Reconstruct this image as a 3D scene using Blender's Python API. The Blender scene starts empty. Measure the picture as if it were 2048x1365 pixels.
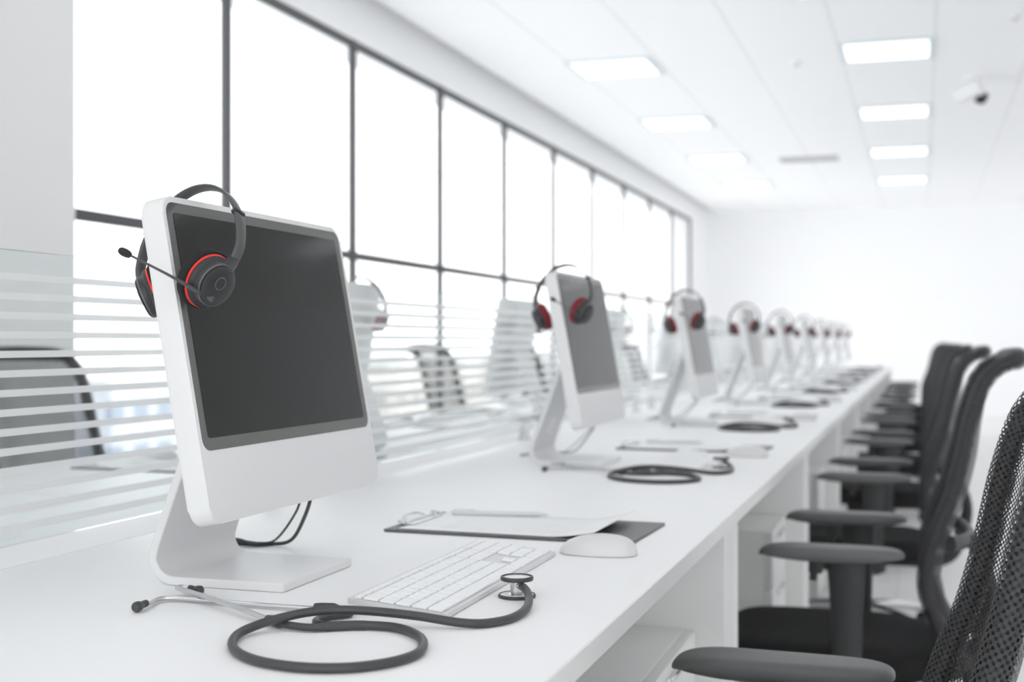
import bpy, bmesh, math, random
from mathutils import Vector, Matrix
PI = math.pi
sc = bpy.context.scene
COL = sc.collection
R = math.radians

# ------------------------------------------------------------------ camera
cd = bpy.data.cameras.new('camera'); cam = bpy.data.objects.new('camera', cd); COL.objects.link(cam)
cam.location = (0, 0, 1.04); cam.rotation_euler = (PI / 2, 0, R(17.76))
cd.sensor_width = 36; cd.lens = 45; cd.clip_start = .02; cd.clip_end = 600
cd.dof.use_dof = True; cd.dof.focus_distance = 1.46; cd.dof.aperture_fstop = 4.4
sc.camera = cam

# ------------------------------------------------------------------ world, exposure
W = bpy.data.worlds.new('overcast_sky'); sc.world = W; W.use_nodes = True
nt = W.node_tree; nt.nodes.clear()
wo = nt.nodes.new('ShaderNodeOutputWorld'); bg = nt.nodes.new('ShaderNodeBackground')
tc = nt.nodes.new('ShaderNodeTexCoord'); sp = nt.nodes.new('ShaderNodeSeparateXYZ'); mr = nt.nodes.new('ShaderNodeMapRange')
mx = nt.nodes.new('ShaderNodeMix'); mx.data_type = 'RGBA'
nt.links.new(tc.outputs['Generated'], sp.inputs[0]); nt.links.new(sp.outputs['Z'], mr.inputs['Value'])
mr.inputs['From Min'].default_value = -.15; mr.inputs['From Max'].default_value = .6
nt.links.new(mr.outputs[0], mx.inputs['Factor'])
mx.inputs['A'].default_value = (.98, .988, 1, 1); mx.inputs['B'].default_value = (.99, .995, 1, 1)
nt.links.new(mx.outputs['Result'], bg.inputs['Color']); bg.inputs['Strength'].default_value = 2.2
nt.links.new(bg.outputs[0], wo.inputs[0])
sc.view_settings.view_transform = 'Standard'; sc.view_settings.look = 'None'
sc.view_settings.exposure = 0.70; sc.view_settings.gamma = 1; sc.view_settings.use_curve_mapping = False
sc.cycles.max_bounces = 32; sc.cycles.diffuse_bounces = 24; sc.cycles.glossy_bounces = 5
sc.cycles.transparent_max_bounces = 32; sc.cycles.transmission_bounces = 6
sc.cycles.caustics_reflective = False; sc.cycles.caustics_refractive = False
sc.cycles.sample_clamp_indirect = 6
LAMP = 1.3      # radiance of the ceiling panels' diffusers

# ------------------------------------------------------------------ materials
def new_mat(name):
    m = bpy.data.materials.new(name); m.use_nodes = True
    return m, m.node_tree, m.node_tree.nodes['Principled BSDF']
def mat(name, col, rough=.5, metal=0., spec=.5, coat=0., bump=0., bscale=300., vary=0., vscale=40.):
    m, t, b = new_mat(name)
    b.inputs['Base Color'].default_value = (*col, 1); b.inputs['Roughness'].default_value = rough
    b.inputs['Metallic'].default_value = metal; b.inputs['Specular IOR Level'].default_value = spec
    b.inputs['Coat Weight'].default_value = coat
    if bump or vary:
        co = t.nodes.new('ShaderNodeTexCoord'); n = t.nodes.new('ShaderNodeTexNoise')
        n.inputs['Scale'].default_value = bscale; t.links.new(co.outputs['Object'], n.inputs['Vector'])
        if bump:
            bp = t.nodes.new('ShaderNodeBump'); bp.inputs['Strength'].default_value = bump
            bp.inputs['Distance'].default_value = .001
            t.links.new(n.outputs['Fac'], bp.inputs['Height']); t.links.new(bp.outputs[0], b.inputs['Normal'])
        if vary:
            v = t.nodes.new('ShaderNodeTexNoise'); v.inputs['Scale'].default_value = vscale
            t.links.new(co.outputs['Object'], v.inputs['Vector'])
            r = t.nodes.new('ShaderNodeMapRange'); r.inputs['To Min'].default_value = 1 - vary; r.inputs['To Max'].default_value = 1 + vary
            t.links.new(v.outputs['Fac'], r.inputs['Value'])
            q = t.nodes.new('ShaderNodeVectorMath'); q.operation = 'SCALE'; q.inputs[0].default_value = col
            t.links.new(r.outputs[0], q.inputs['Scale']); t.links.new(q.outputs[0], b.inputs['Base Color'])
    return m
def math_node(t, op, a, b=None, c=None):
    n = t.nodes.new('ShaderNodeMath'); n.operation = op
    for i, x in enumerate((a, b, c)):
        if x is None: continue
        if isinstance(x, (int, float)): n.inputs[i].default_value = x
        else: t.links.new(x, n.inputs[i])
    return n.outputs[0]

M = {}
M['wall'] = mat('painted_wall', (.955, .957, .96), .75, bump=.05, bscale=120, vary=.01, vscale=3)
M['column'] = mat('painted_column', (.86, .858, .855), .75, bump=.05, bscale=120)
M['desk'] = mat('white_laminate', (.875, .877, .88), .42, bump=.02, bscale=500, vary=.006, vscale=8)
M['edge'] = mat('laminate_edge_band', (.84, .84, .825), .45, bump=.02, bscale=300)
M['panel'] = mat('white_melamine', (.82, .82, .81), .5, bump=.03, bscale=300)
M['frame'] = mat('grey_window_metal', (.085, .087, .091), .45, spec=.4, bump=.02)
M['sill'] = mat('white_sill', (.85, .85, .85), .5, bump=.02)
M['case'] = mat('white_computer_plastic', (.755, .756, .758), .38, bump=.02, bscale=800)
M['bezel'] = mat('grey_screen_surround', (.125, .123, .117), .16, spec=.3, vary=.01)
M['screen'] = mat('dark_glass_screen', (.004, .0037, .003), .10, spec=.22, vary=.02)
M['stand'] = mat('satin_white_stand', (.76, .76, .762), .4, bump=.02, bscale=800)
M['cable'] = mat('black_cable_rubber', (.022, .022, .024), .45, vary=.05)
M['cable_grey'] = mat('grey_cable_rubber', (.42, .42, .42), .5, vary=.05)
M['hblack'] = mat('black_headset_plastic', (.028, .028, .03), .38, spec=.5, bump=.03, bscale=900)
M['hpad'] = mat('black_ear_cushion', (.016, .016, .017), .75, spec=.3, bump=.2, bscale=700)
M['hpadred'] = mat('dark_red_ear_cushion', (.20, .022, .028), .7, spec=.3, bump=.2, bscale=700)
M['hband'] = mat('grey_headband_plastic', (.07, .072, .075), .35, spec=.6, bump=.02)
M['hgrey'] = mat('grey_button_ring', (.11, .11, .115), .3, bump=.02)
M['hred'] = mat('bright_red_ring', (1.0, .035, .02), .3, vary=.02)
M['foam'] = mat('microphone_foam', (.045, .045, .047), .95, spec=.2, bump=.6, bscale=1500)
M['rubber'] = mat('stethoscope_rubber', (.055, .056, .057), .42, spec=.5, bump=.03, bscale=200, vary=.08, vscale=60)
M['rim'] = mat('stethoscope_rim_rubber', (.05, .052, .052), .45, bump=.03)
M['steel'] = mat('brushed_steel', (.72, .72, .73), .22, metal=1, bump=.02, bscale=400)
M['dia'] = mat('white_diaphragm', (.80, .81, .83), .25, vary=.01)
M['kbody'] = mat('keyboard_tray_white', (.70, .70, .705), .35, bump=.02)
M['key'] = mat('keyboard_key_white', (.91, .912, .915), .45, bump=.02)
M['kdark'] = mat('keyboard_port_dark', (.05, .05, .05), .5, vary=.02)
M['mouse'] = mat('mouse_white_plastic', (.70, .70, .70), .35, bump=.01)
M['board'] = mat('charcoal_board', (.085, .085, .088), .4, bump=.1, bscale=400)
M['pen'] = mat('silver_white_pen', (.66, .66, .67), .3, bump=.01)
M['chair'] = mat('black_chair_plastic', (.034, .034, .035), .42, spec=.45, bump=.05, bscale=500)
M['pad'] = mat('armrest_soft_plastic', (.11, .11, .11), .45, spec=.55, bump=.06, bscale=700)
M['seat'] = mat('black_seat_fabric', (.012, .012, .0125), .85, spec=.3, bump=.5, bscale=900, vary=.15, vscale=900)
M['chrome'] = mat('polished_chrome', (.75, .75, .76), .12, metal=1, vary=.02)
M['lightframe'] = mat('lamp_frame_white', (.70, .79, .83), .45, bump=.02)
M['camwhite'] = mat('camera_white_plastic', (.85, .85, .85), .4, bump=.01)
M['camdark'] = mat('camera_lens_dark', (.03, .03, .035), .15, vary=.02)
M['vent'] = mat('vent_grey_metal', (.55, .55, .55), .5, bump=.02)
M['street'] = mat('pale_street', (.64, .645, .65), .9, vary=.1, vscale=.05)

def grid_mat(name, base, line, gx, gy, ox, oy, wx, wy, rough, spec=.4):
    m, t, b = new_mat(name)
    g = t.nodes.new('ShaderNodeNewGeometry'); s = t.nodes.new('ShaderNodeSeparateXYZ'); t.links.new(g.outputs['Position'], s.inputs[0])
    def ln(o, off, pitch, w):
        d = math_node(t, 'PINGPONG', math_node(t, 'ADD', o, off), pitch / 2)
        return math_node(t, 'LESS_THAN', d, w / 2)
    lx = ln(s.outputs['X'], ox + 60 * gx, gx, wx); ly = ln(s.outputs['Y'], oy + 60 * gy, gy, wy)
    ly = math_node(t, 'MULTIPLY', ly, .45)
    f = math_node(t, 'MAXIMUM', lx, ly)
    n = t.nodes.new('ShaderNodeTexNoise'); n.inputs['Scale'].default_value = 2.0; t.links.new(g.outputs['Position'], n.inputs['Vector'])
    r = t.nodes.new('ShaderNodeMapRange'); r.inputs['To Min'].default_value = .985; r.inputs['To Max'].default_value = 1.015; t.links.new(n.outputs['Fac'], r.inputs['Value'])
    mxn = t.nodes.new('ShaderNodeMix'); mxn.data_type = 'RGBA'; t.links.new(f, mxn.inputs['Factor'])
    mxn.inputs['A'].default_value = (*base, 1); mxn.inputs['B'].default_value = (*line, 1)
    q = t.nodes.new('ShaderNodeVectorMath'); q.operation = 'SCALE'; t.links.new(mxn.outputs['Result'], q.inputs[0]); t.links.new(r.outputs[0], q.inputs['Scale'])
    t.links.new(q.outputs[0], b.inputs['Base Color']); b.inputs['Roughness'].default_value = rough; b.inputs['Specular IOR Level'].default_value = spec
    return m
M['ceiling'] = grid_mat('ceiling_tiles', (.97, .972, .975), (.875, .875, .875), .6, .6, .52, 0, .03, .012, .9)
M['floor'] = grid_mat('pale_floor_tiles', (.84, .835, .83), (.70, .695, .68), .6, .6, .1, .2, .006, .006, .35, .5)

def glass_mat(name, tint, stripes=False, ior=1.45):
    m = bpy.data.materials.new(name); m.use_nodes = True; t = m.node_tree; t.nodes.clear()
    o = t.nodes.new('ShaderNodeOutputMaterial'); tr = t.nodes.new('ShaderNodeBsdfTransparent'); tr.inputs[0].default_value = (*tint, 1)
    gl = t.nodes.new('ShaderNodeBsdfGlossy'); gl.inputs['Roughness'].default_value = .02
    fr = t.nodes.new('ShaderNodeFresnel'); fr.inputs['IOR'].default_value = ior
    # a thin sheet: the same reflection seen from either side
    ge = t.nodes.new('ShaderNodeNewGeometry')
    io = t.nodes.new('ShaderNodeMix'); io.data_type = 'FLOAT'; t.links.new(ge.outputs['Backfacing'], io.inputs['Factor'])
    io.inputs['A'].default_value = ior; io.inputs['B'].default_value = 1 / ior; t.links.new(io.outputs[0], fr.inputs['IOR'])
    mixs = t.nodes.new('ShaderNodeMixShader'); t.links.new(fr.outputs[0], mixs.inputs[0])
    t.links.new(tr.outputs[0], mixs.inputs[1]); t.links.new(gl.outputs[0], mixs.inputs[2])
    out = mixs.outputs[0]
    if stripes:
        co = t.nodes.new('ShaderNodeNewGeometry'); s = t.nodes.new('ShaderNodeSeparateXYZ'); t.links.new(co.outputs['Position'], s.inputs[0])
        z = math_node(t, 'SUBTRACT', s.outputs['Z'], .769); z = math_node(t, 'DIVIDE', z, .0258)
        fz = math_node(t, 'FRACT', z); inb = math_node(t, 'GREATER_THAN', fz, .64)
        top = math_node(t, 'LESS_THAN', s.outputs['Z'], 1.142); inb = math_node(t, 'MULTIPLY', inb, top)
        df = t.nodes.new('ShaderNodeBsdfDiffuse'); df.inputs[0].default_value = (.88, .88, .885, 1)
        tl = t.nodes.new('ShaderNodeBsdfTranslucent'); tl.inputs[0].default_value = (.9, .9, .905, 1)
        m1 = t.nodes.new('ShaderNodeMixShader'); m1.inputs[0].default_value = .45; t.links.new(df.outputs[0], m1.inputs[1]); t.links.new(tl.outputs[0], m1.inputs[2])
        m2 = t.nodes.new('ShaderNodeMixShader'); m2.inputs[0].default_value = .82
        t.links.new(out, m2.inputs[1]); t.links.new(m1.outputs[0], m2.inputs[2])
        m3 = t.nodes.new('ShaderNodeMixShader'); t.links.new(inb, m3.inputs[0]); t.links.new(out, m3.inputs[1]); t.links.new(m2.outputs[0], m3.inputs[2])
        out = m3.outputs[0]
    t.links.new(out, o.inputs[0])
    return m
M['glass'] = glass_mat('window_glass', (.99, .995, 1))
M['pglass'] = glass_mat('partition_glass', (.955, .975, .97), True)

def mesh_fabric():
    m = bpy.data.materials.new('open_mesh_fabric'); m.use_nodes = True; t = m.node_tree; t.nodes.clear()
    o = t.nodes.new('ShaderNodeOutputMaterial'); uv = t.nodes.new('ShaderNodeUVMap'); s = t.nodes.new('ShaderNodeSeparateXYZ'); t.links.new(uv.outputs[0], s.inputs[0])
    a = math_node(t, 'COSINE', math_node(t, 'MULTIPLY', s.outputs['X'], PI / .0046))
    b = math_node(t, 'COSINE', math_node(t, 'MULTIPLY', s.outputs['Y'], PI / .0040))
    h = math_node(t, 'GREATER_THAN', math_node(t, 'MULTIPLY', a, b), .08)
    tr = t.nodes.new('ShaderNodeBsdfTransparent'); p = t.nodes.new('ShaderNodeBsdfPrincipled')
    p.inputs['Base Color'].default_value = (.045, .045, .047, 1); p.inputs['Roughness'].default_value = .6
    mm = t.nodes.new('ShaderNodeMixShader'); t.links.new(h, mm.inputs[0]); t.links.new(p.outputs[0], mm.inputs[1]); t.links.new(tr.outputs[0], mm.inputs[2])
    t.links.new(mm.outputs[0], o.inputs[0]); return m
M['mesh'] = mesh_fabric()
def wrap_fabric():
    m, t, b = new_mat('mesh_wrapped_tube'); co = t.nodes.new('ShaderNodeTexCoord'); v = t.nodes.new('ShaderNodeTexVoronoi')
    v.inputs['Scale'].default_value = 240; t.links.new(co.outputs['Object'], v.inputs['Vector'])
    r = t.nodes.new('ShaderNodeMapRange'); r.inputs['From Min'].default_value = .15; r.inputs['From Max'].default_value = .6
    r.inputs['To Min'].default_value = 1.9; r.inputs['To Max'].default_value = .55; t.links.new(v.outputs['Distance'], r.inputs['Value'])
    q = t.nodes.new('ShaderNodeVectorMath'); q.operation = 'SCALE'; q.inputs[0].default_value = (.04, .04, .041); t.links.new(r.outputs[0], q.inputs['Scale'])
    t.links.new(q.outputs[0], b.inputs['Base Color']); b.inputs['Roughness'].default_value = .5
    bp = t.nodes.new('ShaderNodeBump'); bp.inputs['Strength'].default_value = .4; bp.inputs['Distance'].default_value = .001; bp.invert = True
    t.links.new(v.outputs['Distance'], bp.inputs['Height']); t.links.new(bp.outputs[0], b.inputs['Normal']); return m
M['wrap'] = wrap_fabric()
def paper_mat():
    m, t, b = new_mat('printed_paper'); uv = t.nodes.new('ShaderNodeUVMap')
    br = t.nodes.new('ShaderNodeTexBrick'); t.links.new(uv.outputs[0], br.inputs['Vector'])
    br.inputs['Scale'].default_value = 1.0; br.inputs['Brick Width'].default_value = .011; br.inputs['Row Height'].default_value = .0058
    br.inputs['Mortar Size'].default_value = .0022; br.inputs['Mortar Smooth'].default_value = .0
    br.inputs['Color1'].default_value = (.48, .48, .48, 1); br.inputs['Color2'].default_value = (.7, .7, .7, 1); br.inputs['Mortar'].default_value = (.88, .885, .89, 1)
    br.inputs['Bias'].default_value = .2
    s = t.nodes.new('ShaderNodeSeparateXYZ'); t.links.new(uv.outputs[0], s.inputs[0])
    mu = math_node(t, 'MULTIPLY', math_node(t, 'GREATER_THAN', s.outputs['X'], .02), math_node(t, 'LESS_THAN', s.outputs['X'], .19))
    mv = math_node(t, 'MULTIPLY', math_node(t, 'GREATER_THAN', s.outputs['Y'], .06), math_node(t, 'LESS_THAN', s.outputs['Y'], .27))
    mx = t.nodes.new('ShaderNodeMix'); mx.data_type = 'RGBA'; t.links.new(math_node(t, 'MULTIPLY', mu, mv), mx.inputs['Factor'])
    mx.inputs['A'].default_value = (.88, .885, .89, 1); t.links.new(br.outputs['Color'], mx.inputs['B'])
    t.links.new(mx.outputs['Result'], b.inputs['Base Color']); b.inputs['Roughness'].default_value = .7; return m
M['paper'] = paper_mat()
def lamp_mat():
    m = bpy.data.materials.new('lamp_diffuser'); m.use_nodes = True; t = m.node_tree; t.nodes.clear()
    o = t.nodes.new('ShaderNodeOutputMaterial'); e = t.nodes.new('ShaderNodeEmission'); e.inputs[0].default_value = (.98, .99, 1, 1); e.inputs[1].default_value = LAMP
    t.links.new(e.outputs[0], o.inputs[0]); return m
M['lamp'] = lamp_mat()
def facade_mat(name, wall, win, px, pz):
    m, t, b = new_mat(name); g = t.nodes.new('ShaderNodeNewGeometry'); s = t.nodes.new('ShaderNodeSeparateXYZ'); t.links.new(g.outputs['Position'], s.inputs[0])
    xy = math_node(t, 'ADD', s.outputs['X'], s.outputs['Y'])
    fx = math_node(t, 'FRACT', math_node(t, 'DIVIDE', xy, px)); fz = math_node(t, 'FRACT', math_node(t, 'DIVIDE', s.outputs['Z'], pz))
    w = math_node(t, 'MULTIPLY', math_node(t, 'GREATER_THAN', fx, .35), math_node(t, 'GREATER_THAN', fz, .5))
    mx = t.nodes.new('ShaderNodeMix'); mx.data_type = 'RGBA'; t.links.new(w, mx.inputs['Factor'])
    mx.inputs['A'].default_value = (*wall, 1); mx.inputs['B'].default_value = (*win, 1); t.links.new(mx.outputs['Result'], b.inputs['Base Color'])
    b.inputs['Roughness'].default_value = .7; return m

# ------------------------------------------------------------------ mesh helpers
class MB:
    def __init__(s): s.bm = bmesh.new(); s.uv = None
    def box(s, x0, x1, y0, y1, z0, z1, bev=0, seg=2, mtx=None):
        r = bmesh.ops.create_cube(s.bm, size=1); vs = r['verts']
        for v in vs:
            v.co = Vector(((x0 + x1) / 2 + v.co.x * (x1 - x0), (y0 + y1) / 2 + v.co.y * (y1 - y0), (z0 + z1) / 2 + v.co.z * (z1 - z0)))
        if bev:
            es = list({e for v in vs for e in v.link_edges})
            r = bmesh.ops.bevel(s.bm, geom=es, offset=bev, segments=seg, profile=.5, affect='EDGES')
            vs = list({v for f in r['faces'] for v in f.verts} | {v for v in vs if v.is_valid})
        if mtx is not None:
            for v in vs: v.co = mtx @ v.co
        return s
    def tube(s, pts, rad, n=12, closed=False, cap=True, flat=1.0, up=None, smooth=0):
        """sweep; rad = number, list, flat = ratio of the second half axis, up = fixed reference for the flat direction"""
        P = [Vector(p) for p in pts]
        if smooth: P, rad = spline(P, rad, smooth, closed)
        N = len(P); rs = rad if isinstance(rad, (list, tuple)) else [rad] * N
        rings = []; prev = None
        for i in range(N):
            if closed: t = (P[(i + 1) % N] - P[i - 1])
            else: t = P[min(i + 1, N - 1)] - P[max(i - 1, 0)]
            t.normalize()
            if up is not None: a = Vector(up) - t * t.dot(Vector(up))
            elif prev is None: a = t.orthogonal()
            else: a = prev - t * t.dot(prev)
            if a.length < 1e-6: a = t.orthogonal()
            a.normalize(); prev = a; b = t.cross(a)
            rings.append([s.bm.verts.new(P[i] + a * (rs[i] * math.cos(2 * PI * k / n)) + b * (rs[i] * flat * math.sin(2 * PI * k / n))) for k in range(n)])
        for i in range(N if closed else N - 1):
            A, B = rings[i], rings[(i + 1) % N]
            for k in range(n): s.bm.faces.new((A[k], A[(k + 1) % n], B[(k + 1) % n], B[k]))
        if cap and not closed:
            s.bm.faces.new(rings[0][::-1]); s.bm.faces.new(rings[-1])
        return s
    def lathe(s, prof, n=32, mtx=None):
        """prof: list of (radius, height) around local z; mtx places it"""
        mtx = mtx or Matrix(); rings = []
        for r, h in prof:
            if r < 1e-6: rings.append([s.bm.verts.new(mtx @ Vector((0, 0, h)))])
            else: rings.append([s.bm.verts.new(mtx @ Vector((r * math.cos(2 * PI * k / n), r * math.sin(2 * PI * k / n), h))) for k in range(n)])
        for A, B in zip(rings, rings[1:]):
            if len(A) == 1 and len(B) == 1: continue
            for k in range(n):
                k2 = (k + 1) % n
                if len(A) == 1: s.bm.faces.new((A[0], B[k2], B[k]))
                elif len(B) == 1: s.bm.faces.new((A[k], A[k2], B[0]))
                else: s.bm.faces.new((A[k], A[k2], B[k2], B[k]))
        return s
    def prism(s, outline, h0, h1, mtx=None, bev=0, seg=2):
        """outline in local xy extruded from h0 to h1 in local z"""
        mtx = mtx or Matrix()
        a = [s.bm.verts.new(Vector((x, y, h0))) for x, y in outline]; b = [s.bm.verts.new(Vector((x, y, h1))) for x, y in outline]
        n = len(a); fs = [s.bm.faces.new(a[::-1]), s.bm.faces.new(b)]
        for i in range(n): fs.append(s.bm.faces.new((a[i], a[(i + 1) % n], b[(i + 1) % n], b[i])))
        vs = a + b
        if bev:
            es = list({e for e in fs[0].edges} | {e for e in fs[1].edges})
            r = bmesh.ops.bevel(s.bm, geom=es, offset=bev, segments=seg, profile=.5, affect='EDGES')
            vs = list({v for f in r['faces'] for v in f.verts} | {v for v in vs if v.is_valid})
        for v in vs: v.co = mtx @ v.co
        return s
    def grid(s, fn, nu, nv, uvfn=None, skip=None):
        vs = [[s.bm.verts.new(fn(i / nu, j / nv)) for j in range(nv + 1)] for i in range(nu + 1)]
        if uvfn: L = s.bm.loops.layers.uv.new('UVMap')
        for i in range(nu):
            for j in range(nv):
                if skip and skip(i, j): continue
                f = s.bm.faces.new((vs[i][j], vs[i + 1][j], vs[i + 1][j + 1], vs[i][j + 1]))
                if uvfn:
                    for l, (a, b) in zip(f.loops, ((i, j), (i + 1, j), (i + 1, j + 1), (i, j + 1))): l[L].uv = uvfn(a / nu, b / nv)
        return s
    def thicken(s, d):
        bmesh.ops.recalc_face_normals(s.bm, faces=s.bm.faces[:])
        bmesh.ops.solidify(s.bm, geom=s.bm.faces[:], thickness=d); return s

def catmull(P, k, closed):
    N = len(P); out = []
    seg = N if closed else N - 1
    for i in range(seg):
        if closed: p0, p1, p2, p3 = P[i - 1], P[i], P[(i + 1) % N], P[(i + 2) % N]
        else: p0, p1, p2, p3 = P[max(i - 1, 0)], P[i], P[i + 1], P[min(i + 2, N - 1)]
        for j in range(k):
            t = j / k
            out.append(.5 * ((2 * p1) + (p2 - p0) * t + (2 * p0 - 5 * p1 + 4 * p2 - p3) * t * t + (3 * p1 - p0 - 3 * p2 + p3) * t ** 3))
    if not closed: out.append(P[-1])
    return out
def spline(P, rad, k, closed=False):
    Q = catmull(P, k, closed)
    if isinstance(rad, (list, tuple)):
        rr = catmull([Vector((r, 0, 0)) for r in rad], k, closed); rad = [v.x for v in rr]
    return Q, rad

ORG = {}
def obj(name, mb, material, parent=None, sharp=35, rot_shift=True):
    bm = mb.bm
    bmesh.ops.recalc_face_normals(bm, faces=bm.faces[:])
    if parent is not None and rot_shift: off = ORG[parent.name]
    else: off = Vector()
    for v in bm.verts: v.co -= off
    for f in bm.faces: f.smooth = True
    for e in bm.edges:
        if len(e.link_faces) == 2 and e.calc_face_angle(0) > R(sharp): e.smooth = False
    me = bpy.data.meshes.new(name); bm.to_mesh(me); bm.free()
    me.materials.append(material)
    o = bpy.data.objects.new(name, me); COL.objects.link(o)
    ORG[o.name] = off
    if parent is not None: o.parent = parent
    return o
def thing(name, label, cat, loc, group=None):
    o = bpy.data.objects.new(name, None); o.empty_display_size = .05; COL.objects.link(o); o.location = loc
    ORG[o.name] = Vector(loc); o['label'] = label; o['category'] = cat
    if group: o['group'] = group
    return o
def solid(name, mb, material, label, cat, loc=(0, 0, 0), group=None):
    loc = Vector(loc)
    for v in mb.bm.verts: v.co -= loc
    o = obj(name, mb, material); o.location = loc; o['label'] = label; o['category'] = cat
    if group: o['group'] = group
    return o
def struct(name, mb, material, parent=None):
    o = obj(name, mb, material, parent)
    if parent is None: o['kind'] = 'structure'
    return o
def dup(src, loc, rotz, label, group=None, skip=()):
    c = src.copy(); COL.objects.link(c); c.location = loc; c.rotation_euler = (0, 0, rotz); c['label'] = label
    if group: c['group'] = group
    for ch in list(src.children):
        d = ch.copy(); COL.objects.link(d); d.parent = c
        for g in list(ch.children):
            e = g.copy(); COL.objects.link(e); e.parent = d
    return c
ORD = ['first', 'second', 'third', 'fourth', 'fifth', 'sixth', 'seventh', 'eighth', 'ninth', 'tenth', 'eleventh']
PITCH = 1.6; NS = 9; DZ = .74
def near(k, p): return Vector((p[0], p[1] + PITCH * k, p[2]))
def far(k, p): return Vector((-2.3 - p[0], 3.0 - p[1] + PITCH * k, p[2]))

# ------------------------------------------------------------------ room shell
XW, YB, YF, XR, ZC = -3.05, -4.6, 19.09, 3.4, 2.96
struct('floor', MB().box(XW - .3, XR + .2, YB - .2, YF + .2, -.2, 0), M['floor'])
struct('ceiling', MB().box(-2.92, XR + .2, YB - .2, YF + .2, ZC, ZC + .04), M['ceiling'])
struct('trim_1', MB().box(XW - .3, XR + .2, YB - .2, YF + .2, ZC + .14, ZC + .22), M['wall'])          # slab above the tiles
struct('wall_right', MB().box(XR, XR + .2, YB - .2, YF + .2, 0, ZC + .14), M['wall'])
struct('wall_far', MB().box(XW - .3, XR, YF, YF + .2, 0, ZC + .14), M['wall'])
wb = MB(); wb.box(XW - .3, XR, YB - .2, YB, 0, .5); wb.box(XW - .3, XR, YB - .2, YB, 2.74, ZC + .14)
for x0, x1 in ((XW - .3, -2.6), (3.0, XR)): wb.box(x0, x1, YB - .2, YB, .5, 2.74)
struct('wall_back', wb, M['wall'])
for i in range(5):  # unseen windows added behind the camera to let more light in
    x0, x1 = -2.6 + 1.12 * i, -2.6 + 1.12 * (i + 1)
    w = bpy.data.objects.new('window_%d' % (i + 11), None); COL.objects.link(w); w.location = ((x0 + x1) / 2, YB - .05, .5); w['kind'] = 'structure'; ORG[w.name] = Vector(w.location)
    f = MB(); f.box(x0, x1, YB - .06, YB - .04, .5, .54); f.box(x0, x1, YB - .06, YB - .04, 2.70, 2.74); obj('frame_rail', f, M['frame'], w)
    obj('mullion', MB().box(x0, x0 + .04, YB - .062, YB - .038, .54, 2.70), M['frame'], w)
    obj('glass_pane', MB().box(x0 + .04, x1, YB - .055, YB - .045, .54, 2.70), M['glass'], w)
MUL0, MPITCH = 3.853, 1.377
WZ0, WZ1, WZT = .12, 2.74, 1.53
wl = MB()
wl.box(XW - .3, XW, YB, YF, WZ1, ZC + .14)
wl.box(XW - .3, XW, YB, YF, 0, WZ0)
wl.box(XW - .3, XW, 17.66, YF, WZ0, WZ1)
struct('wall_left', wl, M['wall'])
struct('column_left', MB().box(XW - .3, -2.85, YB, 3.84, 0, ZC + .14, bev=.004), M['column'])
FX = XW - .012
def window(n, y0, y1, last):
    w = bpy.data.objects.new('window_%d' % n, None); COL.objects.link(w); w.location = (FX, (y0 + y1) / 2, WZ0); w['kind'] = 'structure'; ORG[w.name] = Vector(w.location)
    hw = .025
    f = MB(); f.box(FX - .011, FX + .011, y0 + hw, y1 - hw, WZ1 - .045, WZ1); f.box(FX - .011, FX + .011, y0 + hw, y1 - hw, WZ0, WZ0 + .05)
    obj('frame_rail', f, M['frame'], w)
    obj('transom', MB().box(FX - .011, FX + .011, y0 + hw, y1 - hw, WZT - .032, WZT + .016), M['frame'], w)
    obj('mullion', MB().box(FX - .016, FX + .016, y0 - hw, y0 + hw, WZ0, WZ1), M['frame'], w)
    if last: obj('mullion', MB().box(FX - .016, FX + .016, y1 - hw, y1 + hw, WZ0, WZ1), M['frame'], w)
    obj('glass_pane', MB().box(FX - .005, FX + .005, y0 + hw, y1 - hw, WZ0 + .05, WZ1 - .045), M['glass'], w)
for i in range(10):
    window(i + 1, MUL0 + MPITCH * i, MUL0 + MPITCH * (i + 1), i == 9)

# ceiling fixtures
ROWLAB = {-.22: 'in the ceiling row above the desks', -2.05: 'in the ceiling row beside the windows', 2.18: 'in the ceiling row right of the desks'}
def ceiling_light(cx, cy, lab, grp):
    t = thing('ceiling_light', lab, 'ceiling light', (cx, cy, ZC), grp)
    f = MB(); a, b = .298, .262
    f.box(cx - a, cx + a, cy - a, cy - b, ZC - .014, ZC - .0005); f.box(cx - a, cx + a, cy + b, cy + a, ZC - .014, ZC - .0005)
    f.box(cx - a, cx - b, cy - b, cy + b, ZC - .014, ZC - .0005); f.box(cx + b, cx + a, cy - b, cy + b, ZC - .014, ZC - .0005)
    obj('lamp_frame', f, M['lightframe'], t)
    obj('lamp_diffuser', MB().box(cx - b, cx + b, cy - b, cy + b, ZC - .008, ZC - .0005), M['lamp'], t)
for cx in (-.22, -2.05, 2.18):
    for j, cy in enumerate((-3.3, -.9, 1.5, 3.9, 6.4, 8.78, 11.15, 13.5, 15.9)):
        vis = j - 5
        if vis >= 0 and cx < 1:
            lab = 'square recessed light panel, %s counted from the camera %s' % (ORD[vis], ROWLAB[cx])
        else: lab = 'square recessed light panel overhead outside the picture, %s' % ROWLAB[cx]
        ceiling_light(cx, cy, lab, 'square light panels in the tiled ceiling')
t = thing('ceiling_vent', 'grey slotted air vent in the white ceiling between the two light rows', 'vent', (-1.13, 13.75, ZC))
v = MB(); v.box(-1.43, -.83, 13.6, 13.62, ZC - .015, ZC - .0005); v.box(-1.43, -.83, 13.92, 13.94, ZC - .015, ZC - .0005)
v.box(-1.43, -1.41, 13.62, 13.92, ZC - .015, ZC - .0005); v.box(-.85, -.83, 13.62, 13.92, ZC - .015, ZC - .0005); obj('vent_frame', v, M['vent'], t)
v = MB()
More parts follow.
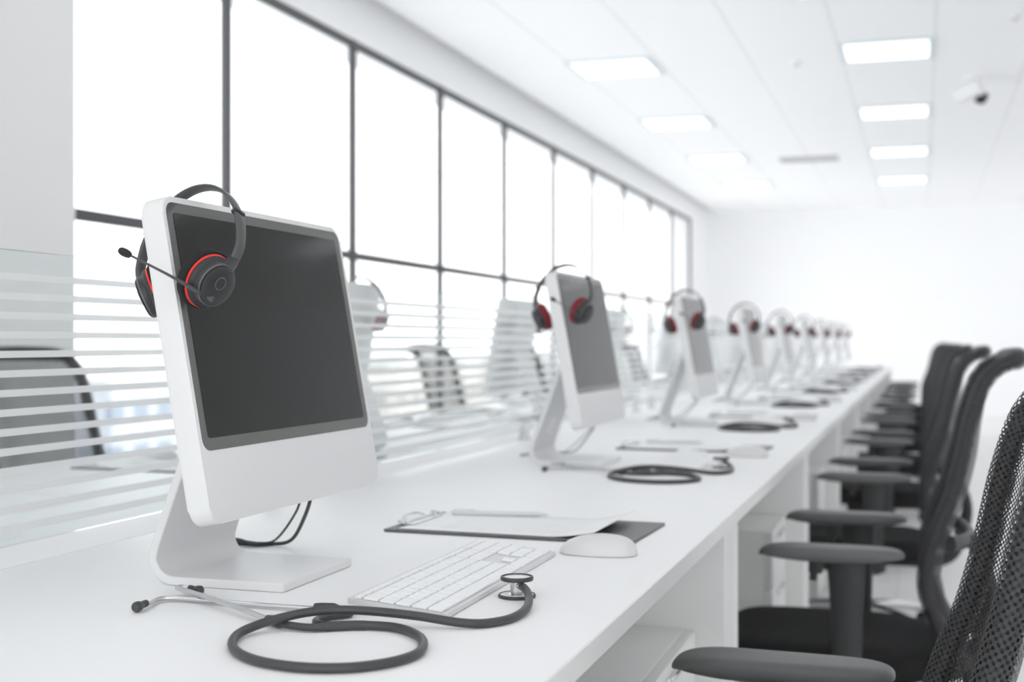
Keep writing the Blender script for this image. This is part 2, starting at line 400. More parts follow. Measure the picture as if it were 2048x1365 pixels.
for i in range(7): v.box(-1.41, -.85, 13.635 + i * .042, 13.655 + i * .042, ZC - .012, ZC - .001)
obj('vent_slats', v, M['vent'], t)
t = thing('security_camera', 'white ceiling security camera with a dark lens at upper right', 'security camera', (.36, 9.9, ZC))
obj('mounting_base', MB().lathe([(0, ZC - .0005), (.06, ZC - .0005), (.06, ZC - .025), (.03, ZC - .035), (.022, ZC - .07), (0, ZC - .07)], 24, Matrix.Translation((.36, 9.9, 0))), M['camwhite'], t)
mt = Matrix.Translation((.30, 9.86, ZC - .10)) @ Matrix.Rotation(R(-60), 4, 'Y')
obj('camera_housing', MB().lathe([(0, -.10), (.05, -.10), (.06, -.085), (.06, .09), (.052, .10), (0, .10)], 24, Matrix.Translation((.33, 9.85, ZC - .115)) @ Matrix.Rotation(R(70), 4, 'Y') @ Matrix.Rotation(R(25), 4, 'X')), M['camwhite'], t)
obj('lens', MB().lathe([(0, .135), (.035, .13), (.05, .1), (.05, .06), (0, .06)], 24, Matrix.Translation((.33, 9.85, ZC - .115)) @ Matrix.Rotation(R(118), 4, 'Y')), M['camdark'], t)
def sprinkler(x, y, lab):
    t = thing('smoke_detector', lab, 'smoke detector', (x, y, ZC), 'small round ceiling detectors')
    obj('detector_body', MB().lathe([(0, ZC - .0005), (.038, ZC - .0005), (.038, ZC - .012), (.026, ZC - .03), (0, ZC - .034)], 24, Matrix.Translation((x, y, 0))), M['camwhite'], t)
    obj('detector_ring', MB().lathe([(.012, ZC - .033), (.018, ZC - .032), (.018, ZC - .037), (.012, ZC - .039), (.012, ZC - .033)], 20, Matrix.Translation((x, y, 0))), M['vent'], t)
sprinkler(-.82, 8.95, 'small round ceiling detector between the two rows of light panels')
sprinkler(.52, 8.05, 'small round ceiling detector at the upper right corner, above the security camera')

# ------------------------------------------------------------------ city outside
struct('ground', MB().box(-260, XW - 8, -120, 300, -31, -30), M['street'])
BL = [(-46, 30, 16, 14, -1.5, (.70, .74, .80), (.42, .50, .60), 'pale blue office block outside, nearest behind the window'),
      (-60, 58, 22, 16, -.6, (.80, .72, .74), (.58, .52, .58), 'pinkish office block outside beyond the windows'),
      (-90, 52, 24, 18, -3.5, (.62, .70, .78), (.40, .47, .56), 'grey-blue tower block far outside, lower than its neighbours'),
      (-70, 92, 26, 22, -2.2, (.72, .76, .84), (.50, .58, .70), 'long pale blue block far outside beyond the windows'),
      (-55, 120, 20, 26, -1.2, (.84, .80, .74), (.62, .60, .58), 'cream block far outside, seen beside the second computer'),
      (-48, 160, 22, 30, -1.6, (.74, .76, .80), (.55, .58, .64), 'pale grey block farthest along the street outside')]
for i, (x, y, w, d, top, wc, gc, lab) in enumerate(BL):
    t = thing('building', lab, 'building', (x, y, -30), 'buildings outside the windows')
    fm = facade_mat('building_facade', [c * .60 for c in wc], [c * .48 for c in gc], 3.2, 3.4)
    obj('wall', MB().box(x - w / 2, x + w / 2, y - d / 2, y + d / 2, -30, top), fm, t)
    obj('parapet', MB().box(x - w / 2 - .2, x + w / 2 + .2, y - d / 2 - .2, y + d / 2 + .2, top, top + .5), M['vent'], t)
    obj('roof_plant', MB().box(x - w / 6, x + w / 6, y - d / 5, y + d / 5, top + .5, top + 1.3), M['vent'], t)

# ------------------------------------------------------------------ desks
YD0, YD1 = .66, .66 + PITCH * NS
def desk(flip, label):
    tx = (lambda x: -2.3 - x) if flip else (lambda x: x)
    def B(mb, x0, x1, *a, **k):
        p, q = sorted((tx(x0), tx(x1))); return mb.box(p, q, *a, **k)
    t = thing('desk', label, 'desk', (tx(-.7), (YD0 + YD1) / 2, 0), 'long white bench desks')
    obj('worktop', B(MB(), -1.147, -.3165, YD0, YD1, .715, DZ, bev=.001), M['desk'], t)
    obj('edge_band', B(MB(), -.3163, -.3145, YD0, YD1, .7155, DZ - .0006), M['edge'], t)
    for k in range(-1, NS):
        y = 2.28 + PITCH * k
        if k == -1: y0, y1 = YD0 + .02, .855
        elif k == NS - 1: y0, y1 = y - .19, YD1 - .02
        else: y0, y1 = y, y + .175
        l = MB(); B(l, -1.10, -.334, y0, y0 + .028, 0, .7145, bev=.001); B(l, -1.10, -.334, y1 - .028, y1, 0, .7145, bev=.001)
        B(l, -1.09, -.337, y0 + .0285, y1 - .0285, 0, .7145)
        obj('leg', l, M['panel'], t)
    obj('modesty_panel', B(MB(), -1.135, -1.105, YD0 + .02, YD1 - .02, .25, .7145), M['panel'], t)
    return t
desk(False, 'long white bench desk on the right, holding the nearest row of computers')
desk(True, 'long white bench desk on the far side of the striped glass partition')

ped = None
def pedestal():
    y0, y1, x0, x1 = 3.505 - PITCH, 3.875 - PITCH, -.92, -.385
    t = thing('drawer_pedestal', 'white drawer pedestal under the desk, first from the camera, low under the front edge', 'drawer pedestal', ((x0 + x1) / 2, (y0 + y1) / 2, 0), 'drawer pedestals under the near desk')
    obj('pedestal_body', MB().box(x0, x1 - .02, y0, y1, .03, .525, bev=.0015), M['panel'], t)
    for z0, z1 in ((.035, .20), (.204, .365), (.369, .523)):
        d = obj('drawer', MB().box(x1 - .0195, x1, y0 + .001, y1 - .001, z0, z1, bev=.001), M['panel'], t)
        obj('handle', MB().box(x1 + .0003, x1 + .007, y0 + .11, y1 - .11, z1 - .03, z1 - .02, bev=.001), M['chrome'], d)
    c = MB()
    for x in (x0 + .06, x1 - .07):
        for y in (y0 + .05, y1 - .05): c.tube([(x, y - .01, .0155), (x, y + .01, .0155)], .0145, 14)
    obj('casters', c, M['chair'], t)
    obj('lock', MB().lathe([(0, 0), (.009, 0), (.009, .003), (.006, .006), (0, .006)], 16, Matrix.Translation((x1 + .0003, y0 + .10, .498)) @ Matrix.Rotation(PI / 2, 4, 'Y')), M['chrome'], t)
    return t
ped = pedestal()
for k in range(1, NS - 1):
    dup(ped, near(k, ORG[ped.name]), 0, 'white drawer pedestal under the near desk beside the %s chair from the camera' % ORD[k])

# ------------------------------------------------------------------ partition panels
def partition():
    y0, y1 = .69, 2.23
    t = thing('desk_partition', 'clear glass desk partition with white horizontal stripes, nearest the camera', 'desk partition', (-1.15, (y0 + y1) / 2, DZ), 'striped glass partitions along the middle of the desks')
    obj('glass_panel', MB().box(-1.154, -1.146, y0, y1, .769, 1.161), M['pglass'], t)
    for y in (y0 + .14, y1 - .12):
        obj('bracket', MB().box(-1.165, -1.135, y - .02, y + .02, DZ + .0003, DZ + .006, bev=.001).box(-1.160, -1.1545, y - .015, y + .015, DZ + .006, DZ + .055, bev=.001).box(-1.1455, -1.140, y - .015, y + .015, DZ + .006, DZ + .055, bev=.001), M['steel'], t)
    return t
pt = partition()
for k in range(1, NS):
    dup(pt, near(k, ORG[pt.name]), 0, 'striped glass desk partition beside the %s computer of the near row' % ORD[k])

# ------------------------------------------------------------------ all-in-one computers
MY0, MW, MH, MT = 1.230, .455, .3705, .028
MB0 = Vector((-.737, 0, .838)); MTOP = Vector((-.803, 0, 1.2026))
UPV = (MTOP - MB0).normalized(); NRM = Vector((0, 1, 0)).cross(UPV).normalized()   # points to +X
if NRM.x < 0: NRM = -NRM
def mon_mtx():   # local x = along Y, local y = up the face, local z = out of the face
    m = Matrix.Identity(4)
    for i, v in enumerate((Vector((0, 1, 0)), UPV, NRM)):
        for r in range(3): m[r][i] = v[r]
    m.translation = Vector((MB0.x, MY0, MB0.z)); return m
MM = mon_mtx()
def rrect(x0, x1, y0, y1, r, n=6):
    pts = []
    for cx, cy, a0 in ((x1 - r, y0 + r, -90), (x1 - r, y1 - r, 0), (x0 + r, y1 - r, 90), (x0 + r, y0 + r, 180)):
        for i in range(n + 1):
            a = R(a0 + 90 * i / n); pts.append((cx + r * math.cos(a), cy + r * math.sin(a)))
    return pts
def computer(cablemat, cablelabel, nm):
    base = Vector((-.80, MY0 + MW / 2, DZ))
    t = thing('desktop_computer', nm, 'computer', base, 'white all-in-one computers on the near desk')
    body = MB().prism(rrect(0, MW, 0, MH, .020, 8), -MT, 0, MM, bev=.0035, seg=3)
    obj('display_case', body, M['case'], t)
    bz = MB()
    bz.prism(rrect(.0065, MW - .0085, .0815, .3635, .014, 6), -.001, .0006, MM)
    obj('screen_surround', bz, M['bezel'], t, sharp=30)
    obj('screen', MB().prism(rrect(.0185, .4325, .0955, .3515, .004, 4), .0001, .0011, MM), M['screen'], t)['label'] = 'dark glossy screen switched off'
    # bent sheet stand: foot, bend, neck
    prof = [(-.722, .7405), (-.80, .7405), (-.868, .7405), (-.884, .7425), (-.897, .750), (-.9055, .763), (-.907, .777), (-.9005, .799), (-.8843, .8415), (-.868, .885), (-.84, .96), (-.815, 1.025)]
    P, _ = spline([Vector((a, 0, b)) for a, b in prof], 0, 3); n = len(P) - 1
    th = .011; ys = [1.3645, 1.3720, 1.425, 1.4425, 1.46, 1.4775, 1.495, 1.548, 1.5565]
    st = MB()
    def ring(i, y):
        tg = (P[min(i + 1, n)] - P[max(i - 1, 0)]).normalized(); nn = Vector((-tg.z, 0, tg.x)); nn = -nn if nn.z < 0 and i < n * .4 else nn
        return tg
    outer = []; inner = []
    for i in range(n + 1):
        tg = (P[min(i + 1, n)] - P[max(i - 1, 0)]).normalized(); nn = Vector((tg.z, 0, -tg.x))   # turn to the inside of the L
        outer.append([st.bm.verts.new((P[i].x, y, P[i].z)) for y in ys]); q = P[i] + nn * th
        inner.append([st.bm.verts.new((q.x, y, q.z)) for y in ys])
    hole = lambda i, j: 22 <= i <= 24 and 3 <= j <= 4
    for i in range(n):
        for j in range(len(ys) - 1):
            if hole(i, j): continue
            st.bm.faces.new((outer[i][j], outer[i + 1][j], outer[i + 1][j + 1], outer[i][j + 1])); st.bm.faces.new((inner[i][j], inner[i][j + 1], inner[i + 1][j + 1], inner[i + 1][j]))
            for di, dj, ab in ((-1, 0, ((i, j), (i, j + 1))), (1, 0, ((i + 1, j), (i + 1, j + 1))), (0, -1, ((i, j), (i + 1, j))), (0, 1, ((i, j + 1), (i + 1, j + 1)))):
                a, b = i + di, j + dj
                if a < 0 or a >= n or b < 0 or b >= len(ys) - 1 or hole(a, b):
                    (p, q), (r, s2) = ab; st.bm.faces.new((outer[p][q], outer[r][s2], inner[r][s2], inner[p][q]))
    o = obj('stand', st, M['stand'], t)
    bv = o.modifiers.new('edge', 'BEVEL'); bv.width = .0018; bv.segments = 2; bv.limit_method = 'ANGLE'; bv.angle_limit = R(50)
    obj('hinge', MB().tube([(-.822, 1.40, 1.012), (-.822, 1.52, 1.012)], .011, 18), M['stand'], t)
    c1 = MB().tube([(-.790, 1.545, .850), (-.800, 1.5575, .8207), (-.835, 1.6031, .7923), (-.875, 1.6448, .7621), (-.900, 1.6644, .7480), (-.917, 1.658, .7465), (-.939, 1.6572, .7478), (-.960, 1.645, .7490), (-.975, 1.620, .748), (-.980, 1.57, .7460)], .0017, 8, smooth=6)
    c2 = MB().tube([(-.790, 1.575, .850), (-.800, 1.5886, .8204), (-.830, 1.6281, .7885), (-.860, 1.6603, .7591), (-.880, 1.6709, .7470), (-.905, 1.6736, .7432), (-.920, 1.660, .7432), (-.945, 1.662, .7432), (-.965, 1.652, .7432), (-.985, 1.625, .7432), (-.992, 1.57, .7432)], .0027, 8, smooth=6)
    c3 = MB().tube([(-.912, 1.664, .7435), (-.925, 1.652, .7455), (-.945, 1.650, .7505), (-.960, 1.640, .7520), (-.970, 1.615, .7505), (-.974, 1.57, .7450)], .0029, 8, smooth=6)
    for c in (c1, c2, c3): obj('cable', c, cablemat, t)['label'] = cablelabel
    return t
comp0 = computer(M['cable'], 'black power cable', 'large white all-in-one computer with dark screen, nearest the camera')
comp1 = computer(M['cable_grey'], 'grey power cable', 'white all-in-one computer with grey reflecting screen, second of the near row')
comp1.location = near(1, ORG[comp0.name])
for k in range(2, NS):
    dup(comp1, near(k, ORG[comp0.name]), 0, 'white all-in-one computer, %s from the camera in the near row' % ORD[k])
for k in range(1, NS + 1):
    dup(comp1, far(k, ORG[comp0.name]) if k <= NS - 1 else far(k, ORG[comp0.name]), PI, 'white all-in-one computer seen from behind through the partition, %s of the far row' % ORD[k - 1], 'white all-in-one computers on the far desk') if k <= NS - 1 else None

# ------------------------------------------------------------------ headsets
def headset(red, label):
    F = Vector((-.7490, 1.243, 1.106)); Bk = Vector((-.8430, 1.284, 1.095))
    if red: Bk += Vector((-.014, -.006, -.002))
    mid = (F + Bk) / 2; ax = Vector((math.cos(R(8)), -math.sin(R(8)), .17)).normalized()
    up = Vector((-.12, .42, 1)); up = (up - ax * up.dot(ax)).normalized(); fw = up.cross(ax)
    L = Matrix.Identity(4)
    for i, v in enumerate((ax, fw, up)):
        for r in range(3): L[r][i] = v[r]
    L.translation = mid + Vector((.002, .004, .004))
    t = thing('headset', label, 'headset', mid - Vector((0, 0, .04)), 'headsets hung on the near computers')
    # headband: a flat strip from cup to cup
    pts = []; N = 40
    for i in range(N + 1):
        a = R(-24 + 228 * i / N)
        x = .073 * math.cos(a); z = .036 + .088 * math.sin(a) if math.sin(a) > 0 else .036 + .048 * math.sin(a)
        pts.append(L @ Vector((x, 0, z)))
    th = .0024; hw = [.0055 if 10 <= i <= 30 else .0055 for i in range(N + 1)]
    hb = MB()
    for i in range(N + 1): pass
    rings = []
    for i, p in enumerate(pts):
        tg = (pts[min(i + 1, N)] - pts[max(i - 1, 0)]).normalized(); w = fw.copy(); nrm = tg.cross(w).normalized()
        e = min(i, N - i) / N; h = .0072 if e > .16 else .0068; tt = .0019 if e > .2 else .0030
        rings.append([hb.bm.verts.new(p + w * (h * sx) + nrm * (tt * sz)) for sx, sz in ((-1, -.5), (-.8, -1), (.8, -1), (1, -.5), (1, .5), (.8, 1), (-.8, 1), (-1, .5))])
    for A, B in zip(rings, rings[1:]):
        for k in range(8): hb.bm.faces.new((A[k], A[(k + 1) % 8], B[(k + 1) % 8], B[k]))
    hb.bm.faces.new(rings[0][::-1]); hb.bm.faces.new(rings[-1])
    obj('headband', hb, M['hband'], t, sharp=50)
    for i in (9, 31):
        p = pts[i]; tg = (pts[i + 1] - pts[i - 1]).normalized(); nrm = tg.cross(fw).normalized()
        m = Matrix.Identity(4)
        for q, v in enumerate((fw, nrm, tg)):
            for r in range(3): m[r][q] = v[r]
        m.translation = p
        obj('slider', MB().box(-.0082, .0082, -.0040, .0040, -.0022, .0022, bev=.0008, mtx=m), M['hblack'], t)
    for sgn, C in ((1, F), (-1, Bk)):
        az = R(-17) if sgn > 0 else R(206); nrm = Vector((math.cos(az) * math.cos(R(23)), math.sin(az) * math.cos(R(23)), -math.sin(R(23))))
        m = nrm.to_track_quat('Z', 'Y').to_matrix().to_4x4(); m.translation = C
        cus = [(.012, -.0165), (.020, -.0178), (.028, -.0172), (.033, -.014), (.0345, -.0095), (.0335, -.004), (.030, -.001), (.020, 0), (0, 0)]
        if red: cus = [(.012, -.017), (.020, -.018), (.027, -.0175), (.031, -.014), (.0325, -.009), (.032, -.003), (.030, 0), (.020, 0), (0, 0)]
        obj('ear_cushion', MB().lathe([(0, -.012)] + cus, 40, m), M['hpadred' if red else 'hpad'], t)
        if not red:
            obj('accent_ring', MB().lathe([(.0300, -.0022), (.0314, -.0016), (.0314, 0), (.0300, .0006)], 48, m), M['hred'], t)['label'] = 'thin bright red ring'
        sh = obj('ear_shell', MB().lathe([(.0302, -.0005), (.0305, .003), (.0285, .0055), (.0262, .0065), (.0255, .0085), (.0250, .0125), (.0225, .0125), (.0225, .0142), (.0235, .0152), (.0215, .0166), (.012, .0178), (0, .0180)], 48, m), M['hblack'], t)
        obj('button_ring', MB().lathe([(.0062, .0176), (.0066, .0186), (.0074, .0186), (.0078, .0174)], 28, m @ Matrix.Translation((0, .004, 0))), M['hgrey'], sh)
        obj('rim_ring', MB().lathe([(.0232, .0122), (.0236, .0142), (.0247, .0142), (.0252, .0120)], 48, m), M['hgrey'], sh)
        # yoke joining the band end to the shell
        e = pts[0] if sgn > 0 else pts[-1]; e2 = pts[2] if sgn > 0 else pts[-3]
        top = C + nrm * .012 + (up - nrm * up.dot(nrm)).normalized() * .020
        obj('yoke', MB().tube([e2, e, top], [.0055, .0075, .0085], 14, smooth=4, flat=.5, up=fw), M['hblack'], t)
        if sgn > 0:
            hub = C + nrm * .0165 + (m.to_3x3() @ Vector((0, -.0, 0))) + up * -.0165 + fw * .0
            hubm = m.copy(); hubm.translation = C + nrm * .015 - (up - nrm * up.dot(nrm)).normalized() * .016
            hb_ = MB().lathe([(0, -.004), (.0042, -.004), (.0042, .0025), (.0028, .0040), (0, .0040)], 20, hubm)
            tip = Vector((-.790, 1.150, 1.131)); st = hubm.translation + nrm * .002
            mpt = (st + tip) / 2 + Vector((.004, -.006, .001))
            hb_.tube([st, st * .92 + tip * .08, mpt, tip], [.0032, .0028, .0016, .0013], 10, smooth=8)
            bo = obj('microphone_boom', hb_, M['hgrey'] if False else M['hband'], t)
            d = (tip - mpt).normalized(); mm = d.to_track_quat('Z', 'Y').to_matrix().to_4x4(); mm.translation = tip
            obj('microphone_tip', MB().lathe([(0, -.005), (.0028, -.004), (.0042, -.001), (.0046, .003), (.0042, .007), (.0025, .0098), (0, .0105)], 24, mm), M['foam'], bo)
    return t
hs0 = headset(False, 'black headset with thin red rings and a microphone boom hung on the nearest computer')
hs1 = headset(True, 'black headset with dark red ear cushions on the second computer from the camera')
hs1.location = near(1, ORG[hs0.name])
for k in range(2, NS):
    dup(hs1, near(k, ORG[hs0.name]), 0, 'black and red headset hung on the %s computer from the camera, near row' % ORD[k])
for k in range(1, NS):
    dup(hs1, far(k, ORG[hs0.name]), PI, 'black and red headset on the %s computer behind the glass partition' % ORD[k - 1], 'headsets hung on the far computers')

# ------------------------------------------------------------------ keyboards
KX0, KX1, KY0, KY1 = -.6025, -.4865, 1.288, 1.718
def kz(x): return .7462 + (KX1 - x) / .116 * .0105      # top of the tray, wedge
def key_list():
    U = .019; ox = KX0 + .006; rows = []; y = KY0 + .00125
    def row(r, items):
        c = 0
        for w in items:
            if w > 0: rows.append((r, c, w))
            c += abs(w)
    pad = [-.25, 1, 1, 1, -.25, 1, 1, 1, 1]
    row(5, [1.25, 1.25, 1.5, 6, 1.5, 1.25, 1.25, 1 - 0, -.25, 1, 1, 1, -.25, 2, 1, 1][:7] + [1.0] + [-.25, 1, 1, 1, -.25, 2, 1, 1])
    row(4, [2.25] + [1] * 10 + [2.75, -1.25, 1, -1.25, 1, 1, 1])
    row(3, [1.75] + [1] * 11 + [2.25, -3.5, 1, 1, 1, 1])
    row(2, [1.5] + [1] * 12 + [1.5] + pad)
    row(1, [1] * 13 + [2] + pad)
    row(0, [1.071] * 14 + pad)
    out = []
    for r, c, w in rows:
        if r == 0: x0, d = ox, .0095
        else: x0, d = ox + .0105 + (r - 1) * U, U
        out.append((r, x0 + .0012, x0 + d - .0012, y + c * U + .0012, y + (c + w) * U - .0012))
    return out
def keyboard_body(mb):
    prof = [(KX0, DZ + .0105), (KX0, kz(KX0)), (KX1, kz(KX1)), (KX1, DZ + .0012), (KX0 + .03, DZ + .0075)]
    a = [mb.bm.verts.new((x, KY0, z)) for x, z in prof]; b = [mb.bm.verts.new((x, KY1, z)) for x, z in prof]
    mb.bm.faces.new(a); mb.bm.faces.new(b[::-1]); n = len(a)
    for i in range(n): mb.bm.faces.new((a[i], b[i], b[(i + 1) % n], a[(i + 1) % n]))
    return mb
def one_key(mb, k):
    r, x0, x1, y0, y1 = k; s = (kz(KX1) - kz(KX0)) / (KX1 - KX0)
    m = Matrix(((1, 0, 0, 0), (0, 1, 0, 0), (s, 0, 1, 0), (0, 0, 0, 1)))
    z = kz(0); return mb.box(x0, x1, y0, y1, z + .0002, z + .0030, bev=.0006, seg=1, mtx=m)
KS = key_list()
kb0 = thing('keyboard', 'slim white full-size keyboard nearest the camera, beside the large computer', 'keyboard', ((KX0 + KX1) / 2, (KY0 + KY1) / 2, DZ), 'white keyboards on the near desk')
obj('keyboard_tray', keyboard_body(MB()), M['kbody'], kb0)
obj('foot', MB().tube([(KX0 + .012, KY0 + .02, DZ + .0065), (KX0 + .012, KY1 - .02, DZ + .0065)], .0062, 14), M['kbody'], kb0)
order = sorted(KS, key=lambda k: -(k[2] - k[1]) * (k[4] - k[3]) - (0 if k[0] else -1) - .0001 * (2 - k[3]))
ordered = [k for k in KS if k[0] > 0] + sorted([k for k in KS if k[0] == 0], key=lambda k: k[3])
for k in ordered[:100]: obj('key', one_key(MB(), k), M['key'], kb0)
kk = MB()
for k in ordered[100:]: one_key(kk, k)
obj('function_keys', kk, M['key'], kb0)['kind'] = 'stuff'
kb = keyboard_body(MB())
for k in KS: one_key(kb, k)
kb.tube([(KX0 + .012, KY0 + .02, DZ + .0065), (KX0 + .012, KY1 - .02, DZ + .0065)], .0062, 12)
kb1 = solid('keyboard', kb, M['key'], 'slim white keyboard in front of the second computer from the camera', 'keyboard', near(0, ((KX0 + KX1) / 2, (KY0 + KY1) / 2, DZ)), 'white keyboards on the near desk')
KO = Vector(kb1.location); kb1.location = near(1, KO)
for k in range(2, NS): dup(kb1, near(k, KO), 0, 'slim white keyboard in front of the %s computer of the near row' % ORD[k])
for k in range(1, NS): dup(kb1, far(k, KO), PI, 'slim white keyboard behind the partition, at the %s far computer' % ORD[k - 1], 'white keyboards on the far desk')

# ------------------------------------------------------------------ mice
def mouse():
    c = Vector((-.4335, 1.752, DZ)); Lh, Wh = .0555, .030
    t = thing('computer_mouse', 'smooth white computer mouse beside the nearest keyboard', 'computer mouse', c, 'white computer mice on the near desk')
    def fn(u, v):
        a = u * 2 * PI; k = v * PI / 2
        rr = math.cos(k) ** .42 if v < 1 else 0
        ex = math.copysign(abs(math.cos(a)) ** .85, math.cos(a)); ey = math.copysign(abs(math.sin(a)) ** .85, math.sin(a))
        x = ex * Lh * rr; y = ey * Wh * rr
        hgt = .0262 * (1 - .10 * ((x - .006) / Lh) ** 2 * 1) * math.sin(k) ** .9
        if x < 0: hgt *= 1 - .30 * (abs(x) / Lh) ** 1.6
        return Vector((c.x + x, c.y + y, DZ + .0016 + hgt))
    mb = MB().grid(fn, 48, 14)
    bmesh.ops.remove_doubles(mb.bm, verts=mb.bm.verts[:], dist=.00005)
    es = [e for e in mb.bm.edges if len(e.link_faces) == 1]
    bmesh.ops.holes_fill(mb.bm, edges=es, sides=0)
    obj('mouse_shell', mb, M['mouse'], t, sharp=60)
    base = MB().prism([(c.x + Lh * .95 * math.cos(i * PI / 16), c.y + Wh * .95 * math.sin(i * PI / 16)) for i in range(32)], DZ + .0001, DZ + .0016)
    obj('mouse_base', base, M['vent'], t)
    return t
ms = mouse()
for k in range(1, NS): dup(ms, near(k, ORG[ms.name]), 0, 'white computer mouse beside the keyboard at the %s near computer' % ORD[k])
for k in range(1, NS): dup(ms, far(k, ORG[ms.name]), PI, 'white computer mouse on the far desk at the %s computer there' % ORD[k - 1], 'white computer mice on the far desk')

# ------------------------------------------------------------------ clipboards, papers, pens
CA = R(-2.2); CN = Vector((-.807, 1.853, 0))
CM = Matrix.Translation((CN.x, CN.y, DZ)) @ Matrix.Rotation(CA, 4, 'Z')     # local x along the board, y away
def clipboard():
    t = thing('clipboard', 'charcoal clipboard lying behind the mouse, nearest the camera', 'clipboard', CM @ Vector((.2, .11, 0)), 'charcoal clipboards on the near desk')
    obj('board', MB().prism(rrect(0, .402, 0, .222, .006, 4), .0003, .0042, CM, bev=.0006, seg=1), M['board'], t)
    c = MB()
    c.prism([(.004, .045), (.030, .05), (.030, .172), (.004, .177)], .0058, .0068, CM, bev=.0003, seg=1)
    c.tube([CM @ Vector((.012, .042, .0075)), CM @ Vector((.012, .180, .0075))], .0032, 12)
    for y in (.045, .175): c.tube([CM @ Vector((.010, y, .0045)), CM @ Vector((.006, y, .0105)), CM @ Vector((.016, y, .0125)), CM @ Vector((.026, y, .0080))], .0014, 8, smooth=5)
    c.tube([CM @ Vector((.010, .075, .0085)), CM @ Vector((-.004, .085, .0130)), CM @ Vector((-.004, .137, .0130)), CM @ Vector((.010, .147, .0085))], .0015, 8, smooth=5)
    obj('clip', c, M['steel'], t)['label'] = 'steel wire clip'
    return t
cb = clipboard()
def papers():
    w, l = .207, .322
    def fn(u, v):
        x = .020 + l * v; y = .012 + w * u
        lift = max(0, (v - .78) / .22); z = .0052 + .0125 * lift ** 1.6 * (.75 + .7 * u); x += .012 * u * v
        return CM @ Vector((x, y, z))
    mb = MB().grid(fn, 6, 30, lambda u, v: (u * w, v * l)); o = CM @ Vector((.18, .11, .0045))
    return solid('paper_sheet', mb, M['paper'], 'printed white paper on the nearest clipboard, its right end curling up', 'paper', o, 'printed papers on the near clipboards')
pp = papers(); sm = pp.modifiers.new('sheet', 'SOLIDIFY'); sm.thickness = .0004; sm.offset = 1
def pen():
    a, b = Vector((-.757, 2.030, DZ + .0098)), Vector((-.595, 2.058, DZ + .0098)); d = (b - a).normalized()
    t = thing('pen', 'slim silver-white pen resting on the nearest clipboard papers', 'pen', (a + b) / 2 - Vector((0, 0, .004)), 'pens on the near clipboards')
    obj('barrel', MB().tube([a, a + d * .003, b - d * .018, b - d * .002, b], [.003, .004, .004, .0015, .0008], 14), M['pen'], t)
    obj('pocket_clip', MB().tube([a + d * .004 + Vector((0, 0, .0040)), a + d * .007 + Vector((0, 0, .0062)), a + d * .04 + Vector((0, 0, .0056))], .0009, 8), M['steel'], t)
    return t
pn = pen()
for k in range(1, NS):
    w = ORD[k]
    dup(cb, near(k, ORG[cb.name]), 0, 'charcoal clipboard on the near desk in front of the %s chair' % w)
    dup(pp, near(k, pp.location), 0, 'printed white paper clipped to the %s clipboard of the near desk' % w)
    dup(pn, near(k, ORG[pn.name]), 0, 'silver-white pen lying on the %s clipboard of the near desk' % w)
    w = ORD[k - 1]
    dup(cb, far(k, ORG[cb.name]), PI, 'charcoal clipboard on the far desk at its %s computer' % w, 'charcoal clipboards on the far desk')
    dup(pp, far(k, pp.location), PI, 'printed white paper clipped to the %s clipboard of the far desk' % w, 'printed papers on the far clipboards')

